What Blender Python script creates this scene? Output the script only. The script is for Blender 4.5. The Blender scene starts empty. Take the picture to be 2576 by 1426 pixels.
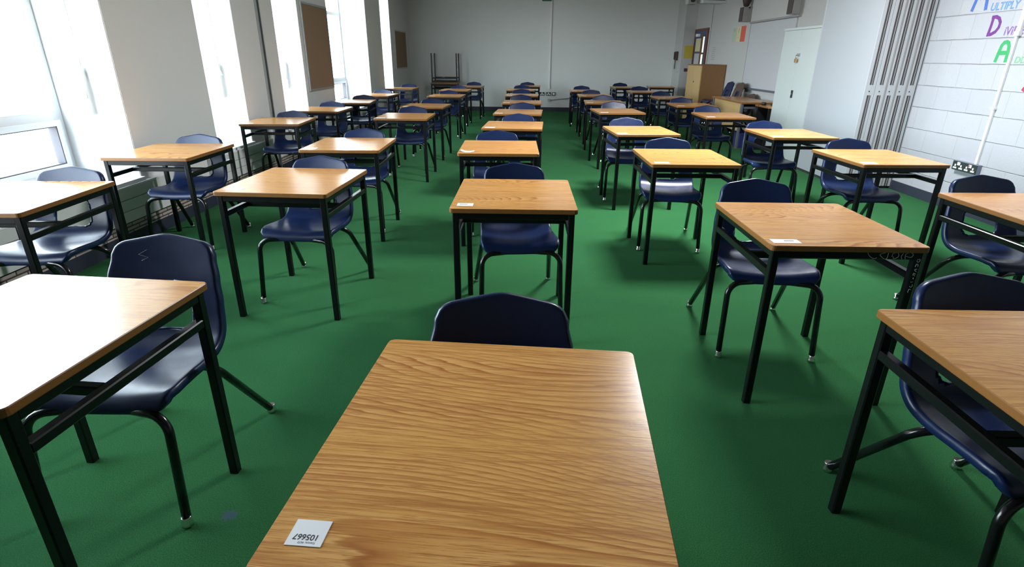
import bpy, bmesh, math, random
from mathutils import Vector, Matrix, Quaternion
random.seed(7)
S = bpy.context.scene
COL = S.collection
PI = math.pi

# ------------------------------------------------------------------ helpers
class MB:
    """collects simple shapes into one mesh"""
    def __init__(s):
        s.bm = bmesh.new()
    def box(s, lo, hi, mi=0, rz=0.0, bev=0.0):
        lo = Vector(lo); hi = Vector(hi); c = (lo + hi) / 2; d = hi - lo
        r = bmesh.ops.create_cube(s.bm, size=1.0)
        vs = r['verts']
        M = Matrix.Translation(c) @ Matrix.Rotation(rz, 4, 'Z') @ Matrix.Diagonal((d.x, d.y, d.z, 1))
        bmesh.ops.transform(s.bm, matrix=M, verts=vs)
        fs = set(f for v in vs for f in v.link_faces)
        for f in fs: f.material_index = mi
        if bev > 0:
            es = list(set(e for v in vs for e in v.link_edges))
            r2 = bmesh.ops.bevel(s.bm, geom=es, offset=bev, segments=2, affect='EDGES', profile=0.6)
            for f in r2['faces']: f.material_index = mi
        return s
    def tube(s, pts, r, n=10, mi=0, cap=True):
        pts = [Vector(p) for p in pts]
        rings = []
        t = (pts[1] - pts[0]).normalized()
        up = Vector((0, 0, 1)) if abs(t.z) < 0.9 else Vector((1, 0, 0))
        a = t.cross(up).normalized()
        for i, p in enumerate(pts):
            if i == 0: tn = (pts[1] - pts[0]).normalized()
            elif i == len(pts) - 1: tn = (pts[-1] - pts[-2]).normalized()
            else: tn = ((pts[i] - pts[i-1]).normalized() + (pts[i+1] - pts[i]).normalized()).normalized()
            a = (a - tn * a.dot(tn)).normalized()
            b = tn.cross(a)
            rr = r[i] if isinstance(r, (list, tuple)) else r
            rings.append([s.bm.verts.new(p + (a * math.cos(2*PI*k/n) + b * math.sin(2*PI*k/n)) * rr) for k in range(n)])
        for i in range(len(rings) - 1):
            for k in range(n):
                f = s.bm.faces.new((rings[i][k], rings[i][(k+1) % n], rings[i+1][(k+1) % n], rings[i+1][k]))
                f.smooth = True; f.material_index = mi
        if cap:
            f = s.bm.faces.new(list(reversed(rings[0]))); f.material_index = mi
            f = s.bm.faces.new(rings[-1]); f.material_index = mi
        return s
    def sqtube(s, a, b, w, h, mi=0):
        """straight bar of rectangular section from a to b"""
        a = Vector(a); b = Vector(b); t = (b - a).normalized()
        up = Vector((0, 0, 1)) if abs(t.z) < 0.9 else Vector((0, 1, 0))
        x = t.cross(up).normalized(); y = x.cross(t)
        bv = min(w, h) * 0.12
        prof = [(w/2-bv, h/2), (w/2, h/2-bv), (w/2, -h/2+bv), (w/2-bv, -h/2), (-w/2+bv, -h/2), (-w/2, -h/2+bv), (-w/2, h/2-bv), (-w/2+bv, h/2)]
        A = [s.bm.verts.new(a + x*px + y*py) for px, py in prof]
        B = [s.bm.verts.new(b + x*px + y*py) for px, py in prof]
        n = len(prof)
        for k in range(n):
            s.bm.faces.new((A[k], A[(k+1) % n], B[(k+1) % n], B[k])).material_index = mi
        s.bm.faces.new(list(reversed(A))).material_index = mi
        s.bm.faces.new(B).material_index = mi
        return s
    def prism(s, poly, z0, z1, mi_side=0, mi_top=0, bev=0.0, M=None):
        """poly in xy, extruded z0..z1, with an optional small chamfer at the top and bottom edge"""
        M = M or Matrix.Identity(4)
        cx = sum(p[0] for p in poly)/len(poly); cy = sum(p[1] for p in poly)/len(poly)
        def ring(z, ins):
            out = []
            for (x, y) in poly:
                d = Vector((x-cx, y-cy)); L = d.length or 1
                k = 1 - ins/L
                out.append(s.bm.verts.new(M @ Vector((cx + d.x*k, cy + d.y*k, z))))
            return out
        n = len(poly)
        lv = [ring(z0, bev), ring(z0+bev, 0), ring(z1-bev, 0), ring(z1, bev)] if bev > 0 else [ring(z0, 0), ring(z1, 0)]
        for i in range(len(lv)-1):
            for k in range(n):
                f = s.bm.faces.new((lv[i][k], lv[i][(k+1) % n], lv[i+1][(k+1) % n], lv[i+1][k])); f.material_index = mi_side
        s.bm.faces.new(list(reversed(lv[0]))).material_index = mi_top
        s.bm.faces.new(lv[-1]).material_index = mi_top
        return s
    def lathe(s, prof, c=(0, 0, 0), n=14, mi=0):
        c = Vector(c); rings = []
        for r, z in prof:
            rings.append([s.bm.verts.new(c + Vector((r*math.cos(2*PI*k/n), r*math.sin(2*PI*k/n), z))) for k in range(n)])
        for i in range(len(rings)-1):
            for k in range(n):
                f = s.bm.faces.new((rings[i][k], rings[i][(k+1) % n], rings[i+1][(k+1) % n], rings[i+1][k])); f.smooth = True; f.material_index = mi
        s.bm.faces.new(list(reversed(rings[0]))).material_index = mi
        s.bm.faces.new(rings[-1]).material_index = mi
        return s
    def build(s, name, mats, parent=None, loc=None, smooth=False):
        me = bpy.data.meshes.new(name)
        bmesh.ops.recalc_face_normals(s.bm, faces=s.bm.faces[:])
        s.bm.to_mesh(me); s.bm.free()
        if not isinstance(mats, (list, tuple)): mats = [mats]
        for m in mats: me.materials.append(m)
        if smooth:
            for p in me.polygons: p.use_smooth = True
        o = bpy.data.objects.new(name, me); COL.objects.link(o)
        if parent: o.parent = parent
        if loc: o.location = loc
        return o

def fillet(pts, rad, n=6):
    """polyline with its inner corners rounded"""
    pts = [Vector(p) for p in pts]; out = [pts[0]]
    for i in range(1, len(pts)-1):
        a, b, c = pts[i-1], pts[i], pts[i+1]
        u = (a-b).normalized(); v = (c-b).normalized()
        ang = u.angle(v); r = rad[i-1] if isinstance(rad, (list, tuple)) else rad
        d = r / math.tan(ang/2); d = min(d, (a-b).length*0.95, (c-b).length*0.95)
        rr = d * math.tan(ang/2)
        cen = b + (u+v).normalized() * (rr/math.sin(ang/2))
        p0 = b+u*d; p1 = b+v*d; q0 = p0-cen; q1 = p1-cen
        th = q0.angle(q1)
        for k in range(n+1):
            t = k/n
            out.append(cen + (q0*math.sin((1-t)*th) + q1*math.sin(t*th))/math.sin(th))
    out.append(pts[-1]); return out

def empty(name, loc=(0, 0, 0), rz=0.0):
    o = bpy.data.objects.new(name, None); COL.objects.link(o)
    o.empty_display_size = 0.1; o.location = loc; o.rotation_euler = (0, 0, rz); return o
def tag(o, label, cat, group=None):
    o['label'] = label; o['category'] = cat
    if group: o['group'] = group
    return o
def struct(o):
    o['kind'] = 'structure'; return o
def copy_tree(o, parent=None):
    c = o.copy(); COL.objects.link(c); c.parent = parent
    for ch in list(o.children): copy_tree(ch, c)
    return c

# ------------------------------------------------------------------ materials
def mat(name, base=(0.8, 0.8, 0.8), rough=0.5, metal=0.0, spec=0.5, **kw):
    m = bpy.data.materials.new(name); m.use_nodes = True
    b = m.node_tree.nodes['Principled BSDF']
    b.inputs['Base Color'].default_value = (*base, 1)
    b.inputs['Roughness'].default_value = rough
    b.inputs['Metallic'].default_value = metal
    b.inputs['Specular IOR Level'].default_value = spec
    for k, v in kw.items():
        b.inputs[k.replace('_', ' ')].default_value = v
    return m
class NT:
    def __init__(s, m): s.nt = m.node_tree; s.b = s.nt.nodes['Principled BSDF']
    def n(s, t, **kw):
        nd = s.nt.nodes.new(t)
        for k, v in kw.items(): setattr(nd, k, v)
        return nd
    def l(s, a, b): s.nt.links.new(a, b)
    def math(s, op, a, b=None):
        nd = s.n('ShaderNodeMath', operation=op)
        for i, v in enumerate((a, b)):
            if v is None: continue
            if isinstance(v, (int, float)): nd.inputs[i].default_value = v
            else: s.l(v, nd.inputs[i])
        return nd.outputs[0]
    def ramp(s, fac, stops):
        r = s.n('ShaderNodeValToRGB'); e = r.color_ramp.elements
        while len(e) < len(stops): e.new(0.5)
        for i, (p, c) in enumerate(stops):
            e[i].position = p; e[i].color = (*c, 1) if len(c) == 3 else c
        s.l(fac, r.inputs[0]); return r.outputs[0]
    def mix(s, fac, a, b, mode='MIX'):
        m = s.n('ShaderNodeMix', data_type='RGBA', blend_type=mode)
        for sock, v in ((m.inputs[0], fac), (m.inputs[6], a), (m.inputs[7], b)):
            if isinstance(v, (int, float)): sock.default_value = v
            elif isinstance(v, tuple): sock.default_value = (*v, 1)
            else: s.l(v, sock)
        return m.outputs[2]
    def coords(s, scale=(1, 1, 1), rand=0.0, src='Object'):
        tc = s.n('ShaderNodeTexCoord'); mp = s.n('ShaderNodeMapping')
        mp.inputs['Scale'].default_value = scale
        s.l(tc.outputs[src], mp.inputs['Vector'])
        if rand:
            oi = s.n('ShaderNodeObjectInfo')
            cx = s.n('ShaderNodeCombineXYZ')
            for i, k in enumerate((rand, rand*1.7, rand*0.6)):
                s.l(s.math('MULTIPLY', oi.outputs['Random'], k), cx.inputs[i])
            s.l(cx.outputs[0], mp.inputs['Location'])
        return mp.outputs[0]
    def noise(s, vec, scale, detail=2, rough=0.5):
        t = s.n('ShaderNodeTexNoise'); t.inputs['Scale'].default_value = scale
        t.inputs['Detail'].default_value = detail; t.inputs['Roughness'].default_value = rough
        s.l(vec, t.inputs['Vector']); return t.outputs['Fac']
    def bump(s, h, strength=0.3, dist=0.01):
        b = s.n('ShaderNodeBump'); b.inputs['Strength'].default_value = strength; b.inputs['Distance'].default_value = dist
        s.l(h, b.inputs['Height']); s.l(b.outputs[0], s.b.inputs['Normal'])

def oak_material():
    m = mat('oak_laminate', rough=0.3, spec=0.5)
    t = NT(m)
    v = t.coords((1, 1, 1), rand=9.0)
    sep = t.n('ShaderNodeSeparateXYZ'); t.l(v, sep.inputs[0])
    # cathedral figure: rings of a slowly waving height field
    def stretch(sx, sy):
        q = t.n('ShaderNodeMapping'); q.inputs['Scale'].default_value = (sx, sy, 1.0); t.l(v, q.inputs[0]); return q.outputs[0]
    low = t.noise(stretch(0.8, 4.2), 1.0, 0.0, 0.4)
    mid = t.noise(stretch(2.6, 45.0), 1.0, 2, 0.6)
    g = t.math('ADD', t.math('ADD', t.math('MULTIPLY', sep.outputs[1], 0.72), t.math('MULTIPLY', low, 0.56)), t.math('MULTIPLY', mid, 0.012))
    ring = t.math('FRACT', t.math('MULTIPLY', g, 66.0))
    pore = t.noise(stretch(14.0, 420.0), 1.0, 3, 0.7)
    streak = t.noise(stretch(3.0, 120.0), 1.0, 4, 0.7)
    band = t.noise(stretch(0.6, 9.0), 1.0, 2, 0.5)
    B0, B1, LN = (0.77, 0.415, 0.140), (0.70, 0.350, 0.104), (0.40, 0.140, 0.034)
    base = t.ramp(ring, [(0.0, B0), (0.55, B1), (0.76, (0.55, 0.230, 0.058)), (0.88, LN), (0.95, (0.46, 0.19, 0.05)), (1.0, B0)])
    base = t.mix(t.ramp(band, [(0.38, (0.85,)*3), (0.62, (0.0,)*3)]), base, (0.73, 0.375, 0.102))
    c2 = t.mix(t.ramp(streak, [(0.34, (0.85,)*3), (0.52, (0,)*3)]), base, (0.44, 0.175, 0.046))
    c3 = t.mix(t.ramp(pore, [(0.34, (0.85,)*3), (0.47, (0,)*3)]), c2, LN)
    t.l(c3, t.b.inputs['Base Color'])
    t.bump(pore, 0.06, 0.002)
    t.l(t.ramp(pore, [(0.2, (0.27,)*3), (0.7, (0.19,)*3)]), t.b.inputs['Roughness'])
    return m

def carpet_material():
    m = mat('green_carpet', rough=0.95, spec=0.05)
    t = NT(m); v = t.coords()
    n1 = t.ramp(t.noise(v, 300, 3, 0.7), [(0.32, (0,)*3), (0.70, (1,)*3)]); n2 = t.noise(v, 1.4, 3, 0.6); n3 = t.noise(v, 60, 2)
    w = t.n('ShaderNodeTexWave'); w.inputs['Scale'].default_value = 95; w.inputs['Distortion'].default_value = 1.5
    mp = t.n('ShaderNodeMapping'); mp.inputs['Rotation'].default_value = (0, 0, 0.7); t.l(v, mp.inputs[0]); t.l(mp.outputs[0], w.inputs['Vector'])
    base = t.mix(n1, (0.010, 0.068, 0.020), (0.052, 0.212, 0.072))
    b2 = t.mix(t.ramp(n2, [(0.35, (0.0,)*3), (0.7, (0.55,)*3)]), base, (0.020, 0.100, 0.038))
    b3 = t.mix(t.math('MULTIPLY', w.outputs['Fac'], 0.25), b2, (0.014, 0.075, 0.027))
    # pale flecks of lint
    vo = t.n('ShaderNodeTexVoronoi'); vo.inputs['Scale'].default_value = 2.6; t.l(v, vo.inputs['Vector'])
    fleck = t.ramp(vo.outputs['Distance'], [(0.0, (0.6,)*3), (0.008, (0.5,)*3), (0.012, (0,)*3)])
    b4 = t.mix(fleck, b3, (0.30, 0.33, 0.30))
    # faded bluish scuff on the carpet by the left foreground desk
    vd = t.n('ShaderNodeVectorMath', operation='DISTANCE'); t.l(v, vd.inputs[0]); vd.inputs[1].default_value = (-0.915, 1.35, 0)
    sc = t.math('ADD', vd.outputs['Value'], t.math('MULTIPLY', t.math('SUBTRACT', t.noise(v, 70, 3, 0.7), 0.5), 0.09))
    b4 = t.mix(t.ramp(sc, [(0.0, (0.7,)*3), (0.018, (0.6,)*3), (0.026, (0,)*3)]), b4, (0.07, 0.08, 0.16))
    t.l(b4, t.b.inputs['Base Color'])
    t.b.inputs['Sheen Weight'].default_value = 0.05
    t.b.inputs['Sheen Tint'].default_value = (0.4, 0.9, 0.5, 1)
    t.bump(t.math('ADD', n1, t.math('MULTIPLY', n3, 0.4)), 0.5, 0.004)
    return m

def paint_material(name, col, rough, marks=0.15, dirt=(0.45, 0.42, 0.40), coat=0.0):
    m = mat(name, col, rough); t = NT(m); v = t.coords()
    n = t.noise(v, 0.9, 3, 0.6); f = t.noise(v, 60, 3)
    vo = t.n('ShaderNodeTexVoronoi'); vo.inputs['Scale'].default_value = 1.9; t.l(v, vo.inputs['Vector'])
    sp = t.ramp(vo.outputs['Distance'], [(0.0, (0.8,)*3), (0.018, (0.5,)*3), (0.03, (0,)*3)])
    c = t.mix(t.math('MULTIPLY', n, marks), col, dirt)
    c = t.mix(t.math('MULTIPLY', sp, 0.5), c, (0.2, 0.19, 0.18))
    t.l(c, t.b.inputs['Base Color']); t.bump(f, 0.08, 0.003)
    if coat: t.b.inputs['Coat Weight'].default_value = coat; t.b.inputs['Coat Roughness'].default_value = 0.2
    return m

def block_material():
    m = mat('painted_blockwork', rough=0.55); t = NT(m)
    tc = t.n('ShaderNodeTexCoord'); sp = t.n('ShaderNodeSeparateXYZ'); t.l(tc.outputs['Object'], sp.inputs[0])
    cb = t.n('ShaderNodeCombineXYZ')
    v0 = tc.outputs['Object']
    wob = t.noise(v0, 6, 2)
    t.l(t.math('ADD', sp.outputs[1], 0.02), cb.inputs[0])
    cb_z = t.math('ADD', t.math('ADD', sp.outputs[2], 0.2165*8 - 0.895), t.math('MULTIPLY', t.math('SUBTRACT', wob, 0.5), 0.007))
    t.l(cb_z, cb.inputs[1])
    bk = t.n('ShaderNodeTexBrick')
    bk.inputs['Scale'].default_value = 1.0; bk.inputs['Mortar Size'].default_value = 0.004; bk.inputs['Mortar Smooth'].default_value = 0.6
    bk.inputs['Brick Width'].default_value = 0.45; bk.inputs['Row Height'].default_value = 0.2165
    bk.inputs['Color1'].default_value = (0.44, 0.46, 0.50, 1); bk.inputs['Color2'].default_value = (0.415, 0.435, 0.48, 1); bk.inputs['Mortar'].default_value = (0.40, 0.42, 0.46, 1)
    t.l(cb.outputs[0], bk.inputs['Vector'])
    pit = t.noise(v0, 55, 4, 0.6); vo = t.n('ShaderNodeTexVoronoi'); vo.inputs['Scale'].default_value = 38; t.l(v0, vo.inputs['Vector'])
    pits = t.ramp(vo.outputs['Distance'], [(0.0, (0,)*3), (0.16, (1,)*3)])
    sel = t.ramp(t.noise(v0, 9, 2), [(0.48, (0,)*3), (0.62, (1,)*3)])
    pits = t.mix(sel, (1.0, 1.0, 1.0), pits)
    stain = t.ramp(t.noise(v0, 1.6, 3, 0.6), [(0.55, (0,)*3), (0.85, (0.35,)*3)])
    fz = t.math('FRACT', t.math('DIVIDE', cb_z, 0.2165))
    dist = t.math('MINIMUM', fz, t.math('SUBTRACT', 1.0, fz))
    bed = t.ramp(dist, [(0.0, (1,)*3), (0.012, (0.9,)*3), (0.026, (0,)*3)])
    brk = t.ramp(t.noise(v0, 2.3, 3, 0.7), [(0.35, (0.25,)*3), (0.6, (1,)*3)])
    bed = t.mix(1.0, bed, brk, 'MULTIPLY')
    c = t.mix(stain, bk.outputs['Color'], (0.47, 0.42, 0.43))
    c = t.mix(t.math('MULTIPLY', bed, 0.45), c, (0.20, 0.20, 0.22))
    t.l(c, t.b.inputs['Base Color'])
    h = t.math('ADD', t.math('ADD', t.math('ADD', t.math('MULTIPLY', bk.outputs['Fac'], -0.35), t.math('MULTIPLY', bed, -0.8)), t.math('MULTIPLY', pits, 0.35)), t.math('MULTIPLY', pit, 0.5))
    t.bump(h, 0.75, 0.008)
    return m

def plastic_material(name, col, light):
    m = mat(name, col, 0.34, spec=0.38); t = NT(m); v = t.coords()
    n = t.noise(v, 260, 2); n2 = t.noise(v, 9, 3, 0.7)
    t.l(t.mix(t.ramp(n2, [(0.5, (0,)*3), (0.9, (0.5,)*3)]), col, light), t.b.inputs['Base Color'])
    t.l(t.ramp(n2, [(0.3, (0.28,)*3), (0.8, (0.42,)*3)]), t.b.inputs['Roughness'])
    t.bump(n, 0.05, 0.002); return m

def wood_material(name, c1, c2, rough=0.45, axis='Z'):
    m = mat(name, c1, rough); t = NT(m)
    v = t.coords((40, 40, 2) if axis == 'Z' else (40, 2, 40))
    n = t.noise(v, 1.0, 3, 0.6); t.l(t.mix(n, c1, c2), t.b.inputs['Base Color']); return m

M_oak = oak_material()
M_edge = wood_material('oak_edge', (0.27, 0.115, 0.028), (0.19, 0.075, 0.017), 0.35, 'Y')
M_black = mat('black_powder_coat', (0.004, 0.004, 0.005), 0.28, spec=0.35)
M_tube = mat('black_tube_paint', (0.006, 0.006, 0.007), 0.2, spec=0.5)
M_chrome = mat('nickel', (0.75, 0.73, 0.70), 0.18, 1.0)
M_navy = plastic_material('navy_plastic', (0.0055, 0.015, 0.058), (0.009, 0.026, 0.092))
M_brownp = plastic_material('brown_plastic', (0.085, 0.055, 0.045), (0.11, 0.075, 0.06))
M_carpet = carpet_material()
M_wall = paint_material('matt_wall_paint', (0.80, 0.80, 0.795), 0.6, 0.10)
M_back = paint_material('gloss_wall_paint', (0.76, 0.78, 0.76), 0.33, 0.10)
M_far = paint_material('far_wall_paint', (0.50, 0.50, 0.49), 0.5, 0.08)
M_block = block_material()
M_ceil = mat('ceiling_darkened', (0.30, 0.295, 0.28), 0.8)  # unseen ceiling, darkened to cut bounced fill light
M_strip = mat('pale_aluminium_strip', (0.46, 0.48, 0.51), 0.45)
M_nearwall = mat('near_wall_darkened', (0.22, 0.21, 0.20), 0.7)  # unseen wall behind the camera, made dark to reduce fill light
M_white = mat('white_gloss_paint', (0.90, 0.91, 0.91), 0.4)
M_frame = mat('white_window_frame', (0.78, 0.80, 0.82), 0.4)
M_gasket = mat('window_gasket', (0.09, 0.09, 0.11), 0.6)
M_skirt = paint_material('navy_skirting_paint', (0.022, 0.028, 0.050), 0.5, 0.2, (0.05, 0.05, 0.06))
M_alu = mat('aluminium', (0.55, 0.57, 0.58), 0.4, 0.85)
M_card = mat('white_card', (0.88, 0.89, 0.92), 0.6)
M_ink = mat('black_ink', (0.012, 0.012, 0.02), 0.7)
M_ghost = mat('grey_ink', (0.25, 0.26, 0.32), 0.7)
M_chalk = mat('correction_fluid', (0.62, 0.62, 0.62), 0.7)
M_dark = mat('dark_plastic_and_shade', (0.012, 0.013, 0.014), 0.4)  # dark plastic, reused as painted shade under the side table
M_socket = mat('dark_green_grey_metal', (0.035, 0.05, 0.05), 0.4, 0.3)
M_sockend = mat('grey_metal_box', (0.23, 0.26, 0.33), 0.4, 0.3)
M_red = mat('red_switch', (0.45, 0.02, 0.03), 0.4)
M_panel = paint_material('grey_laminate_panel', (0.38, 0.41, 0.45), 0.42, 0.06)
M_cup = paint_material('white_laminate', (0.50, 0.55, 0.55), 0.4, 0.05)
M_seal = mat('brown_grey_brush_seal', (0.075, 0.06, 0.06), 0.8)
M_groove = mat('dark_groove', (0.03, 0.03, 0.035), 0.6)
M_casing = mat('white_casing', (0.72, 0.73, 0.72), 0.4)
M_cabl = wood_material('beech_cabinet', (0.55, 0.37, 0.16), (0.50, 0.33, 0.14))
M_cabr = wood_material('brown_cabinet_side', (0.27, 0.135, 0.05), (0.22, 0.105, 0.04))
M_metal = mat('grey_metal_leg', (0.16, 0.17, 0.21), 0.4, 0.4)
M_yellow = mat('yellow_paper', (0.55, 0.44, 0.06), 0.7)
M_pale = mat('pale_yellow_paper', (0.60, 0.57, 0.34), 0.7)
M_green = mat('pale_green_paper', (0.45, 0.50, 0.40), 0.7)
M_orange = mat('red_orange_paper', (0.60, 0.11, 0.07), 0.7)
M_blue = mat('blue_door_paint', (0.06, 0.07, 0.17), 0.45)
M_brown = wood_material('brown_frame', (0.16, 0.055, 0.03), (0.12, 0.04, 0.022))
M_phone = mat('brown_phone_plastic', (0.06, 0.035, 0.033), 0.45)
M_wb = mat('whiteboard_enamel', (0.50, 0.51, 0.54), 0.35)
M_grey = mat('grey_plastic', (0.30, 0.29, 0.29), 0.5)
M_brass = mat('brass', (0.55, 0.33, 0.14), 0.35, 0.8)
M_sign = mat('green_sign', (0.05, 0.16, 0.10), 0.5)
M_crate = mat('blue_crate_plastic', (0.02, 0.03, 0.14), 0.5)

def cork():
    m = mat('cork', (0.25, 0.15, 0.085), 0.9); t = NT(m); v = t.coords()
    n = t.noise(v, 140, 3, 0.7); t.l(t.mix(n, (0.24, 0.15, 0.095), (0.38, 0.26, 0.165)), t.b.inputs['Base Color']); return m
M_cork = cork()
def brickstrip():
    m = mat('glazed_brick', rough=0.5); t = NT(m)
    tc = t.n('ShaderNodeTexCoord'); sp = t.n('ShaderNodeSeparateXYZ'); t.l(tc.outputs['Object'], sp.inputs[0])
    cb = t.n('ShaderNodeCombineXYZ'); t.l(sp.outputs[1], cb.inputs[0]); t.l(sp.outputs[2], cb.inputs[1])
    bk = t.n('ShaderNodeTexBrick'); bk.inputs['Scale'].default_value = 1; bk.inputs['Mortar Size'].default_value = 0.005
    bk.inputs['Brick Width'].default_value = 0.15; bk.inputs['Row Height'].default_value = 0.029
    bk.inputs['Color1'].default_value = (0.52, 0.44, 0.40, 1); bk.inputs['Color2'].default_value = (0.34, 0.28, 0.25, 1); bk.inputs['Mortar'].default_value = (0.06, 0.05, 0.05, 1)
    t.l(cb.outputs[0], bk.inputs['Vector']); t.l(bk.outputs['Color'], t.b.inputs['Base Color'])
    t.bump(t.math('MULTIPLY', bk.outputs['Fac'], -1), 0.6, 0.01); return m
M_bstrip = brickstrip()
def glass():
    m = bpy.data.materials.new('window_glass'); m.use_nodes = True; nt = m.node_tree
    nt.nodes.clear(); o = nt.nodes.new('ShaderNodeOutputMaterial'); mx = nt.nodes.new('ShaderNodeMixShader')
    tr = nt.nodes.new('ShaderNodeBsdfTransparent'); gl = nt.nodes.new('ShaderNodeBsdfGlossy'); fr = nt.nodes.new('ShaderNodeFresnel')
    tr.inputs[0].default_value = (0.93, 0.95, 0.95, 1); gl.inputs['Roughness'].default_value = 0.02; fr.inputs[0].default_value = 1.1
    mx.inputs[0].default_value = 0.04; nt.links.new(tr.outputs[0], mx.inputs[1]); nt.links.new(gl.outputs[0], mx.inputs[2]); nt.links.new(mx.outputs[0], o.inputs[0]); return m
M_glass = glass()
def lit(name, col, st):
    m = mat(name, (0.5, 0.5, 0.5), 0.3); b = m.node_tree.nodes['Principled BSDF']
    b.inputs['Emission Color'].default_value = (*col, 1); b.inputs['Emission Strength'].default_value = st; return m
M_corr = lit('lit_corridor_glass', (0.95, 1.0, 0.92), 0.75)
def crayon(name, c1, c2):
    m = mat(name, c1, 0.8); t = NT(m); v = t.coords((1, 30, 8)); n = t.noise(v, 4, 3, 0.7)
    t.l(t.mix(t.ramp(n, [(0.35, (0,)*3), (0.65, (1,)*3)]), c1, c2), t.b.inputs['Base Color']); return m
M_cblue = crayon('blue_crayon', (0.050, 0.121, 0.440), (0.077, 0.165, 0.495))
M_cblue2 = crayon('light_blue_crayon', (0.072, 0.209, 0.484), (0.209, 0.341, 0.506))
M_cpur = crayon('purple_crayon', (0.121, 0.028, 0.198), (0.187, 0.050, 0.264))
M_cpur2 = crayon('light_purple_crayon', (0.165, 0.066, 0.286), (0.303, 0.198, 0.396))
M_cgrn = crayon('green_crayon', (0.028, 0.319, 0.099), (0.050, 0.374, 0.143))
M_cgrn2 = crayon('light_green_crayon', (0.121, 0.385, 0.198), (0.275, 0.440, 0.319))
M_cred = crayon('red_crayon', (0.341, 0.022, 0.055), (0.396, 0.055, 0.088))

# ------------------------------------------------------------------ camera
H = 1.36194
cam = bpy.data.cameras.new('camera'); co = bpy.data.objects.new('camera', cam); COL.objects.link(co)
pitch, roll, yaw = 0.38672985, 0.00878989, 0.0145
f = Vector((0, math.cos(pitch), -math.sin(pitch))); r0 = Vector((1, 0, 0)); u0 = r0.cross(f)
rr = math.cos(roll)*r0 + math.sin(roll)*u0; uu = -math.sin(roll)*r0 + math.cos(roll)*u0
Rm = Matrix.Rotation(yaw, 3, 'Z') @ Matrix((rr, uu, -f)).transposed()
co.matrix_world = Matrix.Translation((0, 0, H)) @ Rm.to_4x4()
cam.sensor_width = 36.0; cam.lens = 1402.99/2576*36.0; cam.clip_start = 0.02; cam.clip_end = 200
S.camera = co

# ------------------------------------------------------------------ room shell (room axes = world axes)
LX, RX, BY, NY, CZ = -2.96, 4.215, 15.72, -2.0, 2.95
WIN = [(0.95, 4.29), (5.50, 6.23), (7.25, 8.05), (9.25, 11.52), (12.70, 13.57)]
SILL, HEAD, OUT = 0.475, 2.62, -3.52
struct(MB().box((LX-0.7, NY-0.2, -0.1), (RX+0.3, BY+0.3, 0)).build('floor', M_carpet))
struct(MB().box((LX-0.7, NY-0.2, CZ), (RX+0.3, BY+0.3, CZ+0.12)).build('ceiling', M_ceil))
w = MB()
edges = [NY-0.2] + [v for ab in WIN for v in ab] + [BY+0.2]
for i in range(0, len(edges), 2):
    w.box((OUT, edges[i], 0), (LX, edges[i+1], CZ))
for a, b in WIN:
    w.box((OUT, a, 0), (LX, b, SILL-0.03)); w.box((OUT, a, HEAD), (LX, b, CZ))
struct(w.build('wall_left', M_wall))
rv = MB()                                                   # white painted reveals lining each opening
for a, b in WIN:
    rv.box((OUT+0.02, a, SILL), (LX-0.004, a+0.006, HEAD)); rv.box((OUT+0.02, b-0.006, SILL), (LX-0.004, b, HEAD))
    rv.box((OUT+0.02, a, HEAD-0.006), (LX-0.004, b, HEAD))
struct(rv.build('trim_1', M_white))
struct(MB().box((LX-0.6, BY, 0), (RX+0.3, BY+0.2, CZ)).build('wall_back', M_back))
struct(MB().box((LX-0.6, NY-0.2, 0), (RX+0.3, NY, CZ)).build('wall_near', M_nearwall))
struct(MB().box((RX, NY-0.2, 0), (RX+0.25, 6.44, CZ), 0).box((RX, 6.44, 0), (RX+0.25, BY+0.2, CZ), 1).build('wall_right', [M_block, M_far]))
# boxed column in the far right corner
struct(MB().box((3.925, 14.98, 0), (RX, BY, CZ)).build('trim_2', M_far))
# skirtings
struct(MB().box((-2.96, NY, 0), (LX+0.012, BY, 0.1)).build('baseboard_left', M_skirt))
struct(MB().box((LX, BY-0.014, 0), (3.925, BY, 0.10)).build('baseboard_back', M_skirt))
struct(MB().box((RX-0.012, NY, 0), (RX, 6.37, 0.10)).box((RX-0.012, 8.7, 0), (RX, 13.9, 0.10)).build('baseboard_right', M_skirt))
# course of bare brick above the left skirting
struct(MB().box((LX, NY, 0.1), (LX+0.008, BY, 0.19)).build('trim_3', M_bstrip))
# black channel for the folding partition on the left wall
struct(MB().box((LX, 6.775, 0), (LX+0.022, 6.80, CZ), 1).box((LX, 6.80, 0), (LX+0.012, 6.84, CZ), 0).box((LX, 6.84, 0), (LX+0.022, 6.855, CZ), 1)
       .box((LX, 6.855, 0), (LX+0.014, 6.875, CZ), 0).build('trim_4', [M_groove, M_alu]))

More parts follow.
